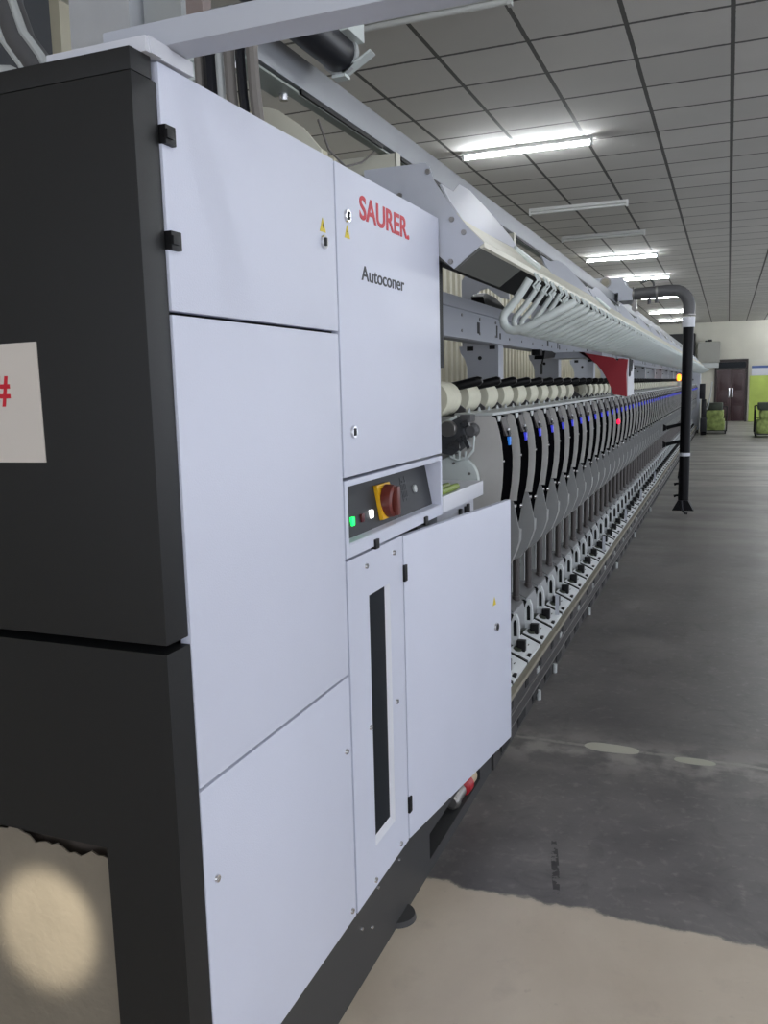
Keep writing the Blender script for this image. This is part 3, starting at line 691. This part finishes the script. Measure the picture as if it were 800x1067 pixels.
# curved tubes
def hook_mb(b, y, s=.0118):
    path = [(.31, 1.893), (.24, 1.861), (.16, 1.825), (.115, 1.806)]
    cx, cz, r = .087, 1.85, .046
    for a in (-60, -90, -120, -150, -180, -205): path.append((cx + r * math.cos(math.radians(a)), cz + r * math.sin(math.radians(a))))
    path += [(.087, 1.915), (.118, 1.958), (.142, 1.995)]
    pts = [(x, y + (.03 * i / len(path)), z) for i, (x, z) in enumerate(path)]
    tip = [(.322, y, 1.898)]
    b.tube(tip + pts, s, 10, True, [s * .5] + [s] * len(pts))
    for dy in (.05, .10):
        b.tube([(.155, y + dy, 2.02), (.168, y + dy, 1.99), (.15, y + dy, 1.972), (.16, y + dy, 1.955)], .0045, 6)
b = MB(); hook_mb(b, 3.27, .0165); b.build('curved_tube', 'tube_white', hd)
b = MB(); hook_mb(b, 0.0); hk = b.build('curved_tube', 'tube_white', hd)
hk.location = (0, 3.45, 0)
NH = 152
for i in range(2, 100):
    c = hk.copy(); COL.objects.link(c); c.parent = hd; c.matrix_parent_inverse = hk.matrix_parent_inverse.copy()
    c.location = (0, 3.27 + .16 * i + (.02 if i % 2 else 0), 0)
b = MB()
for i in range(100, NH): hook_mb(b, 3.27 + .16 * i + (.02 if i % 2 else 0))
o = b.build('far_curved_tubes', 'tube_white', hd); o['kind'] = 'stuff'

# ------------------------------------------------------------------ red doffer carriage
df = thing('doffer_carriage', 'red and white doffer carriage hanging over the winding units', 'doffer', (0, 6.85, 1.5))
b = MB(); b.prism([(-.2, 1.833), (-.16, 1.828), (-.10, 1.77), (-.06, 1.733), (-.02, 1.68), (.012, 1.625), (.04, 1.565), (.061, 1.511), (.158, 1.493), (.155, 1.56), (.15, 1.66), (.16, 1.765), (.1, 1.775), (.085, 1.755), (.06, 1.78)], 'y', 6.6, 6.64); b.build('red_arm', 'red', df)
b = MB(); b.prism([(6.645, 1.495), (7.1, 1.502), (7.05, 1.72), (6.98, 1.775), (6.66, 1.76)], 'x', .13, .158); b.build('white_shield', 'white_plain', df)
b = MB(); b.box(-.02, .128, 6.645, 7.05, 1.70, 1.775, .006); b.build('carriage_body', 'rubber', df)
b = MB(); b.box(-.41, -.03, 6.645, 6.95, 1.79, 1.836, .004); b.build('hanger_arm', 'lilac', df)
b = MB(); b.prism([(.159, 1.64), (.159, 1.775), (.168, 1.77), (.165, 1.65)], 'y', 6.70, 6.78); b.build('shield_slot', 'dark', df); b = MB(); b.prism([(.159, 1.68), (.159, 1.77), (.166, 1.77), (.163, 1.7)], 'y', 6.86, 6.92); b.build('shield_slot', 'dark', df)
b = MB(); b.box(.03, .06, 6.66, 6.8, 1.496, 1.6, .004); b.build('gripper', 'duct_light', df)

# ------------------------------------------------------------------ overhead cleaner rail
rl = thing('cleaner_rail', 'long grey box rail overhead for the travelling cleaner', 'rail', (-.43, 15, 2.4))
b = MB(); b.box(-.47, -.4, 2.12, YE + .3, 2.522, 2.617, .003); b.build('rail_beam', 'alu', rl)
b = MB(); b.box(-.49, -.405, 2.13, 2.505, 2.505, 2.512, .001); b.build('joint_plate', 'alu_dark', rl)
b = MB(); b.box(-.445, -.412, 2.506, YE, 2.506, 2.513); b.build('underside_strip', 'alu_dark', rl)
b = MB(); b.box(-.411, -.402, 2.52, 3.2, 2.508, 2.5215); b.box(-.411, -.402, 3.4, 10.2, 2.508, 2.5215); b.box(-.411, -.402, 10.7, YE, 2.508, 2.5215); b.build('conductor_slot', 'black', rl)
for i, y in enumerate((3.25, 5.23, 7.2, 9.2, 11.2, 13.2, 15.2, 17.2, 19.2, 21.2, 23.2, 25.2)):
    b = MB(); b.box(-.95, -.37, y, y + .004, 2.43, 2.5); b.box(-.95, -.37, y, y + .05, 2.43, 2.434); b.box(-.374, -.37, y, y + .05, 2.43, 2.505); b.box(-.95, -.946, y, y + .05, 2.0, 2.5)
    b.build('bracket_arm', 'cream', rl)
for y in (2.2, 2.49):
    b = MB(); b.cyl((-.45, y, 2.486), (-.45, y, 2.506), .013, .015, 14); b.build('bolt', 'chrome', rl)
b = MB(); b.box(-.56, -.45, 2.105, 2.119, 2.49, 2.505); b.box(-.56, -.55, 2.105, 2.16, 2.44, 2.505); b.box(-.56, -.5, 2.105, 2.16, 2.44, 2.446); b.build('end_bracket', 'tube_white', rl)
b = MB(); b.tube([(-.43, 2.15, 2.52), (-.46, 2.10, 2.44), (-.47, 2.08, 2.36), (-.46, 2.06, 2.28), (-.44, 2.04, 2.2), (-.43, 2.03, 2.125)], .005, 8); b.build('rail_cable', 'cable', rl)
b = MB(); b.tube([(-.46, 2.75, 2.5), (-.47, 2.85, 2.43), (-.465, 2.98, 2.4), (-.45, 3.1, 2.44), (-.44, 3.2, 2.5)], .004, 8); b.build('loose_wire', 'cable', rl)

# round dark lamp duct beside the rail
rd2 = thing('round_duct', 'short dark round duct with white end ring beside the overhead rail', 'duct', (-.32, 2.0, 2.6))
b = MB(); b.lathe([(.052, 0), (.056, .0), (.056, 1.25), (.05, 1.25)], (-.31, 1.35, 2.638), 'y', 28); b.build('duct_body', 'rubber', rd2)
b = MB(); b.lathe([(.058, 0), (.062, .0), (.062, .02), (.058, .02)], (-.31, 2.6, 2.638), 'y', 28); b.build('end_ring', 'duct_light', rd2)
b = MB(); b.box(-.30, -.19, 2.6, 2.64, 2.576, 2.583, rot=Matrix.Rotation(math.radians(-28), 3, 'Y'), piv=(-.3, 2.62, 2.58)); b.box(-.335, -.29, 2.6, 2.64, 2.568, 2.577)
b.box(-.27, -.23, 2.5, 2.62, 2.66, 2.72); b.build('fixing_bracket', 'tube_white', rd2)

# ------------------------------------------------------------------ travelling cleaner
tc = thing('travelling_cleaner', 'travelling cleaner on the overhead rail with long black suction pipe', 'cleaner', (-.3, 10.5, 2.6))
b = MB(); b.prism([(-.66, 2.80), (-.32, 2.79), (-.28, 2.70), (-.20, 2.655), (-.20, 2.53), (-.36, 2.53), (-.36, 2.622), (-.50, 2.622), (-.62, 2.74)], 'y', 10.42, 10.95); b.build('blower_housing', 'lilac', tc)
b = MB(); b.lathe([(.06, 0), (.064, .0), (.064, .012), (.05, .016)], (-.505, 10.405, 2.745), 'y', 24); pt = b.build('fan_port', 'steel', tc)
b = MB(); b.lathe([(.045, 0), (.045, .006)], (-.505, 10.402, 2.745), 'y', 20); b.lathe([(.02, 0), (.02, .01)], (-.49, 10.395, 2.755), 'y', 14); b.build('port_mesh', 'beige_rail', pt)
r = .066
b = MB(); el = [(-.2, 10.5, 2.60), (.0, 10.5, 2.61), (.18, 10.5, 2.62)]
for a in (75, 60, 45, 30, 15, 0): el.append((.235 + .18 * math.cos(math.radians(a)), 10.5, 2.44 + .18 * math.sin(math.radians(a))))
el += [(.415, 10.5, 2.34)]
b.tube(el, r, 16); b.build('elbow_hose', 'hose', tc)
b = MB(); b.cyl((.05, 10.5, 2.612), (.075, 10.5, 2.613), r + .006, n=18); b.cyl((.415, 10.5, 2.33), (.415, 10.5, 2.345), r + .006, n=18); b.cyl((-.205, 10.5, 2.6), (-.185, 10.5, 2.6), r + .02, n=18); b.build('hose_clamp', 'steel', tc)
b = MB(); b.cyl((.413, 10.5, 2.2), (.413, 10.5, 2.315), r + .004, n=20); b.build('white_collar', 'white_plain', tc)
b = MB(); b.tube([(.413, 10.5, 2.22), (.41, 10.5, 1.2), (.405, 10.5, .22)], r - .006, 18); b.build('down_pipe', 'hose_black', tc)
b = MB(); b.cyl((.406, 10.5, .735), (.406, 10.5, .772), r - .002, n=20); b.build('white_band', 'white_plain', tc)
b = MB(); b.prism([(.35, .22), (.46, .22), (.525, .10), (.285, .10)], 'y', 10.42, 10.58); b.build('floor_nozzle', 'hose_black', tc)
b = MB(); b.tube([(.39, 10.4, .22), (.4, 10.4, .12), (.43, 10.4, .075), (.46, 10.4, .072)], .014, 8); b.build('nozzle_flap', 'rubber', tc)
for zz in (1.075, .88):
    b = MB(); b.tube([(.38, 10.5, zz + .03), (.25, 10.5, zz), (.2, 10.5, zz - .015)], .02, 10, rads=[.02, .02, .026]); b.prism([(.2, zz - .012 + .024), (.2, zz - .012 - .026), (.165, zz - .055), (.165, zz + .03)], 'y', 10.46, 10.54); b.build('side_nozzle', 'hose_black', tc)
for zz in (.4, .26):
    b = MB(); b.tube([(.38, 10.5, zz + .012), (.33, 10.5, zz + .01), (.3, 10.5, zz)], .015, 8, rads=[.013, .013, .018]); b.build('small_nozzle', 'hose_black', tc)
b = MB(); b.prism([(.35, .6), (.335, .48), (.345, .46), (.37, .6)], 'y', 10.48, 10.52); b.build('rubber_flap', 'rubber', tc)
b = MB(); b.tube([(-.12, 10.5, 2.72), (-.02, 10.5, 2.76), (.02, 10.5, 2.72), (.03, 10.5, 2.68)], .012, 8); b.tube([(-.02, 10.5, 2.55), (-.02, 10.5, 2.48)], .02, 8); b.tube([(.06, 10.5, 2.55), (.06, 10.5, 2.49)], .02, 8); b.build('hose_strap', 'hose', tc)
b = MB(); b.box(-.205, -.16, 10.46, 10.54, 2.42, 2.53, .004); b.cyl((-.182, 10.44, 2.44), (-.182, 10.56, 2.44), .03, n=14); b.build('guide_roller', 'steel', tc)

# ------------------------------------------------------------------ far end of the machine and things near the far wall
fe = thing('machine_end', 'pale grey end cabinet closing the far end of the winding machine', 'end cabinet', (-.3, 28.3, 0))
b = MB(); b.box(-.9, .06, 28.0, 28.8, .1, 1.95, .01); b.build('body', 'lilac', fe)
b = MB(); b.box(-.9, .04, 28.02, 28.78, 0, .1); b.build('plinth', 'plinth', fe)
b = MB(); b.box(.061, .07, 28.1, 28.7, .3, 1.2, .002); b.build('door', 'duct_light', fe)
bc = thing('signal_lamp', 'small orange signal lamp glowing behind the black pipe', 'signal lamp', (-.1, 18.47, 1.49))
b = MB(); b.box(-.105, -.045, 18.42, 18.5, 1.4905, 1.6, .006); b.build('base', 'duct_light', bc)
b = MB(); b.lathe([(.03, 0), (.04, .02), (.04, .1), (.028, .125), (.01, .13)], (-.075, 18.46, 1.6), 'z', 18); b.build('lamp_dome', 'beacon', bc)

def sack(x0, x1, y0, y1, z0, z1, m, lab, grp):
    b = MB(); vs = b.box(x0, x1, y0, y1, z0, z1)
    bmesh.ops.subdivide_edges(b.bm, edges=list(b.bm.edges), cuts=4, use_grid_fill=True)
    cx, cy, cz = (x0 + x1) / 2, (y0 + y1) / 2, (z0 + z1) / 2
    for v in b.bm.verts:
        u, w, t = (v.co.x - cx) / (x1 - x0) * 2, (v.co.y - cy) / (y1 - y0) * 2, (v.co.z - cz) / (z1 - z0) * 2
        f = 1 - .1 * (u * u * w * w + t * t * (u * u + w * w) * .5)
        v.co.x = cx + (v.co.x - cx) * f + random.uniform(-.012, .012); v.co.y = cy + (v.co.y - cy) * f
        if abs(t) < .99: v.co.z += random.uniform(-.01, .01)
    for f in b.bm.faces: f.smooth = True
    return solo('yarn_sack', b, m, lab, 'sack', grp)
def trolley(x0, x1, y0, y1, lab, ztop):
    t = thing('hand_trolley', lab, 'trolley', ((x0 + x1) / 2, (y0 + y1) / 2, 0))
    b = MB(); b.box(x0, x1, y0, y1, .08, .11, .004); b.build('platform', 'rubber', t)
    b = MB()
    for xx in (x0 + .015, x1 - .015): b.tube([(xx, y1 - .02, .1), (xx, y1 - .02, ztop)], .018, 8)
    b.tube([(x0 + .015, y1 - .02, ztop), (x1 - .015, y1 - .02, ztop)], .018, 8); b.tube([(x0 + .015, y1 - .02, ztop * .6), (x1 - .015, y1 - .02, ztop * .6)], .014, 8)
    for xx in (x0 + .015, x1 - .015): b.tube([(xx, y0 + .02, .1), (xx, y0 + .02, ztop * .9)], .016, 8)
    b.build('frame', 'black', t)
    for xx in (x0 + .05, x1 - .05):
        for yy in (y0 + .08, y1 - .08):
            b = MB(); b.cyl((xx - .02, yy, .041), (xx + .02, yy, .041), .04, n=14); b.build('wheel', 'black', t)
trolley(.2, .86, 27.4, 28.4, 'black trolley stacked with green sacks in the aisle before the dark door', .78)
sack(.23, .80, 27.45, 28.3, .112, .44, 'sack', 'green sack at the bottom of the pile before the dark door', 'green yarn sacks')
sack(.25, .76, 27.46, 28.3, .442, .70, 'sack', 'green sack in the middle of the pile before the dark door', 'green yarn sacks')
sack(.27, .73, 27.5, 28.2, .702, .92, 'sack_dark', 'dark grey-green sack on top of the pile before the dark door', 'green yarn sacks')
trolley(1.56, 2.3, 25.6, 26.6, 'black trolley stacked with green sacks at the right edge, before the lime board', .85)
sack(1.6, 2.26, 25.65, 26.5, .112, .48, 'sack', 'green sack at the bottom of the pile at the right picture edge', 'green yarn sacks')
sack(1.68, 2.24, 25.66, 26.5, .482, .74, 'sack', 'green sack in the middle of the pile at the right picture edge', 'green yarn sacks')
sack(1.63, 2.2, 25.7, 26.4, .742, .95, 'sack_dark', 'dark grey-green sack on top of the pile at the right picture edge', 'green yarn sacks')
bn = thing('platform_truck', 'dark upright trolley with pale pole beside the machine end', 'trolley', (.3, 26.9, 0))
b = MB(); b.box(.12, .3, 26.8, 27.1, .1, .5, .02); b.box(.14, .28, 26.82, 27.05, .5, 1.05, .03); b.box(.08, .24, 26.9, 27.0, 1.05, 1.5, .02); b.build('stacked_frame', 'rubber', bn)
b = MB(); b.cyl((.15, 26.85, .0), (.15, 26.89, .0 + .0001), .05, n=4); b.bm.clear(); b.cyl((.13, 26.95, .05), (.29, 26.95, .05), .05, n=14); b.build('wheels', 'black', bn)
b = MB(); b.tube([(.3, 27.0, .75), (.37, 27.02, 1.1), (.42, 27.05, 1.55)], .02, 8); b.build('pole', 'duct_light', bn)
b = MB(); b.box(-2.4, -.36, 34.9, YF - .001, 2.05, 3.36, .02); o = solo('wall_panel', b, 'dark', 'large dark panel high on the far wall, partly behind the black pipe', 'wall panel')
ac = thing('wall_unit', 'grey box unit mounted high on the far wall beside the dark door', 'wall unit', (.15, 35.3, 2.05))
b = MB(); b.box(-.26, .53, 35.05, YF - .001, 2.25, 3.03, .02); b.build('housing', 'acbox', ac)
b = MB(); b.box(-.26, .5, 35.1, YF - .001, 2.05, 2.249, .02); b.build('lower_shelf', 'duct_light', ac)
b = MB(); b.box(-.02, .08, 35.2, 35.4, 3.031, 3.09, .02); b.box(.1, .24, 35.2, 35.4, 3.031, 3.12, .02); b.build('cable_bundle', 'black', ac)
nb = thing('notice_board', 'lime green board with blue and white header on the far wall', 'notice board', (2.3, 35.47, .0))
b = MB(); b.box(1.60, 3.4, YF - .03, YF - .001, .0, 1.72); b.build('lime_panel', 'lime', nb)
b = MB(); b.box(1.66, 3.4, YF - .034, YF - .001, 1.725, 2.0); b.build('white_header', 'white_plain', nb)
b = MB(); b.box(1.66, 3.4, YF - .036, YF - .001, 2.001, 2.09); b.build('blue_strip', 'blue', nb)

# ------------------------------------------------------------------ ducts and cables behind the cabinet top
b = MB(); 
b.prism([(-1.27, 2.166), (-1.012, 2.166), (-1.015, ZC - .003), (-1.24, ZC - .003)], 'y', 2.5, 2.8)
vd = thing('ventilation_duct', 'wide grey metal duct rising behind the black cover', 'duct', (-1.13, 2.65, 2.12))
b.build('duct_shaft', 'duct', vd)
b = MB(); b.box(-1.32, -1.005, 2.44, 2.625, 2.118, 2.165, .004); b.build('duct_flange', 'duct_light', vd)
b = MB(); b.box(-1.0, -.85, 2.56, 2.62, 2.118, ZC - .003, .005); solo('side_duct', b, 'duct_light', 'pale square duct right of the wide grey duct, above the white arm', 'duct')
sh = thing('suction_hose', 'thick dark curved hose with pale edges at the top left corner', 'hose', (-1.0, 2.0, 2.1))
hp = [(-1.06, 2.0, 3.1), (-1.055, 2.0, 2.8), (-1.045, 2.0, 2.68), (-1.01, 2.0, 2.58), (-.955, 2.0, 2.51), (-.91, 2.0, 2.42), (-.88, 2.0, 2.30), (-.87, 2.0, 2.16)]
b = MB(); b.tube(hp, .042, 14); b.build('hose_body', 'hose', sh)
b = MB(); b.tube([(x - .036, y - .025, z) for x, y, z in hp], .012, 8); b.tube([(x + .034, y - .025, z + .012) for x, y, z in hp], .012, 8); b.build('pale_seam', 'duct_light', sh)
b = MB(); b.tube([(-1.1, 1.6, 2.33), (-.8, 1.6, 2.315), (-.68, 1.6, 2.295), (-.625, 1.6, 2.25), (-.61, 1.6, 2.2), (-.61, 1.6, 2.1195)], .045, 14); solo('white_pipe', b, 'duct_light', 'fat pale pipe end just above the black cover at the left edge', 'pipe')
b = MB(); b.box(-2.62, -2.5, 3.3, 3.78, 0, ZC - .003); b.box(-2.5, -2.48, 3.26, 3.8, 0, ZC - .003); solo('steel_column', b, 'carcass', 'dark steel column by the ribbed wall behind the hose', 'column')
b = MB(); b.box(-.76, -.70, 2.45, 2.5, 2.118, 3.2); solo('cable_conduit', b, mat('pinkish_conduit', rgb(150, 136, 132), .6), 'pinkish grey conduit rising behind the white arm', 'conduit')
for i, (dx, c, r) in enumerate(((0, 'cable', .012), (.034, 'rubber', .016), (.068, 'duct_light', .01), (.1, 'cable', .014), (.136, 'rubber', .012), (.174, 'cable', .015))):
    b = MB(); x0 = -.375 + dx * .85
    b.tube([(x0 - .01, 1.95, 2.5), (x0 - .005, 1.93, 2.45), (x0 + .005, 1.9, 2.4), (x0 + .02, 1.88, 2.3), (x0 + .035, 1.87, 2.2), (x0 + .045, 1.86, 2.12)], r, 8)
    solo('power_cable', b, c, ('thin grey cable leftmost of the bundle behind the cabinet top', 'thick dark cable second from left in the bundle behind the cabinet top', 'pale cable third from left in the bundle behind the cabinet top', 'thick grey cable third from right in the bundle behind the cabinet top', 'dark cable second from right in the bundle behind the cabinet top', 'grey cable rightmost of the bundle behind the cabinet top')[i], 'cable', 'cables behind the cabinet')
b = MB(); b.prism([(-.30, 2.118), (-.12, 2.118), (-.12, 2.20), (-.17, 2.26), (-.24, 2.31), (-.30, 2.33)], 'y', 2.05, 2.06); solo('gusset_plate', b, 'cream', 'pale bent plate standing on the cabinet top beside the cables', 'plate')
b = MB(); b.box(-.05, -.012, 2.66, 2.70, 1.66, 1.99); solo('gap_post', b, 'dark', 'narrow black post in the gap right of the lettered cabinet door', 'post')

# ------------------------------------------------------------------ added spot without a visible source, makes the bright patch on the film sheet
L = bpy.data.lights.new('added_film_spot', 'SPOT'); L.energy = 30; L.color = (1, .93, .78); L.spot_size = math.radians(17); L.spot_blend = .65; L.shadow_soft_size = .02
lo = bpy.data.objects.new('added_film_spot', L); COL.objects.link(lo); lo.location = (-.1, .35, .95)
lo.rotation_euler = (Vector((-.335, 1.16, .585)) - lo.location).to_track_quat('-Z', 'Y').to_euler()

# ------------------------------------------------------------------ world, camera, colour
w = bpy.data.worlds.new('World'); S.world = w; w.use_nodes = True
w.node_tree.nodes['Background'].inputs[0].default_value = (.8, .85, .95, 1); w.node_tree.nodes['Background'].inputs[1].default_value = 1.0
cam = bpy.data.cameras.new('camera'); co = bpy.data.objects.new('camera', cam); COL.objects.link(co)
f, yaw, pitch, roll = 890.0, 0.3825701196078231, -0.14414008830485983, -0.0245614964696734
cam.sensor_fit = 'VERTICAL'; cam.sensor_height = 36.0; cam.lens = 36.0 * f / 1067.0; cam.clip_start = .02; cam.clip_end = 200
cy, sy, cp, spn = math.cos(yaw), math.sin(yaw), math.cos(pitch), math.sin(pitch)
fwd = Vector((-sy * cp, cy * cp, spn)); r0 = Vector((cy, sy, 0)); u0 = r0.cross(fwd)
r_ = math.cos(roll) * r0 + math.sin(roll) * u0; u_ = -math.sin(roll) * r0 + math.cos(roll) * u0
R = Matrix((r_, u_, -fwd)).transposed().to_4x4()
co.matrix_world = Matrix.Translation((0.85166872, 0, 1.6)) @ R
S.camera = co
S.view_settings.view_transform = 'Standard'; S.view_settings.look = 'None'; S.view_settings.exposure = 1.2; S.view_settings.gamma = 1.0
S.view_settings.use_curve_mapping = False
S.cycles.max_bounces = 6; S.cycles.diffuse_bounces = 4
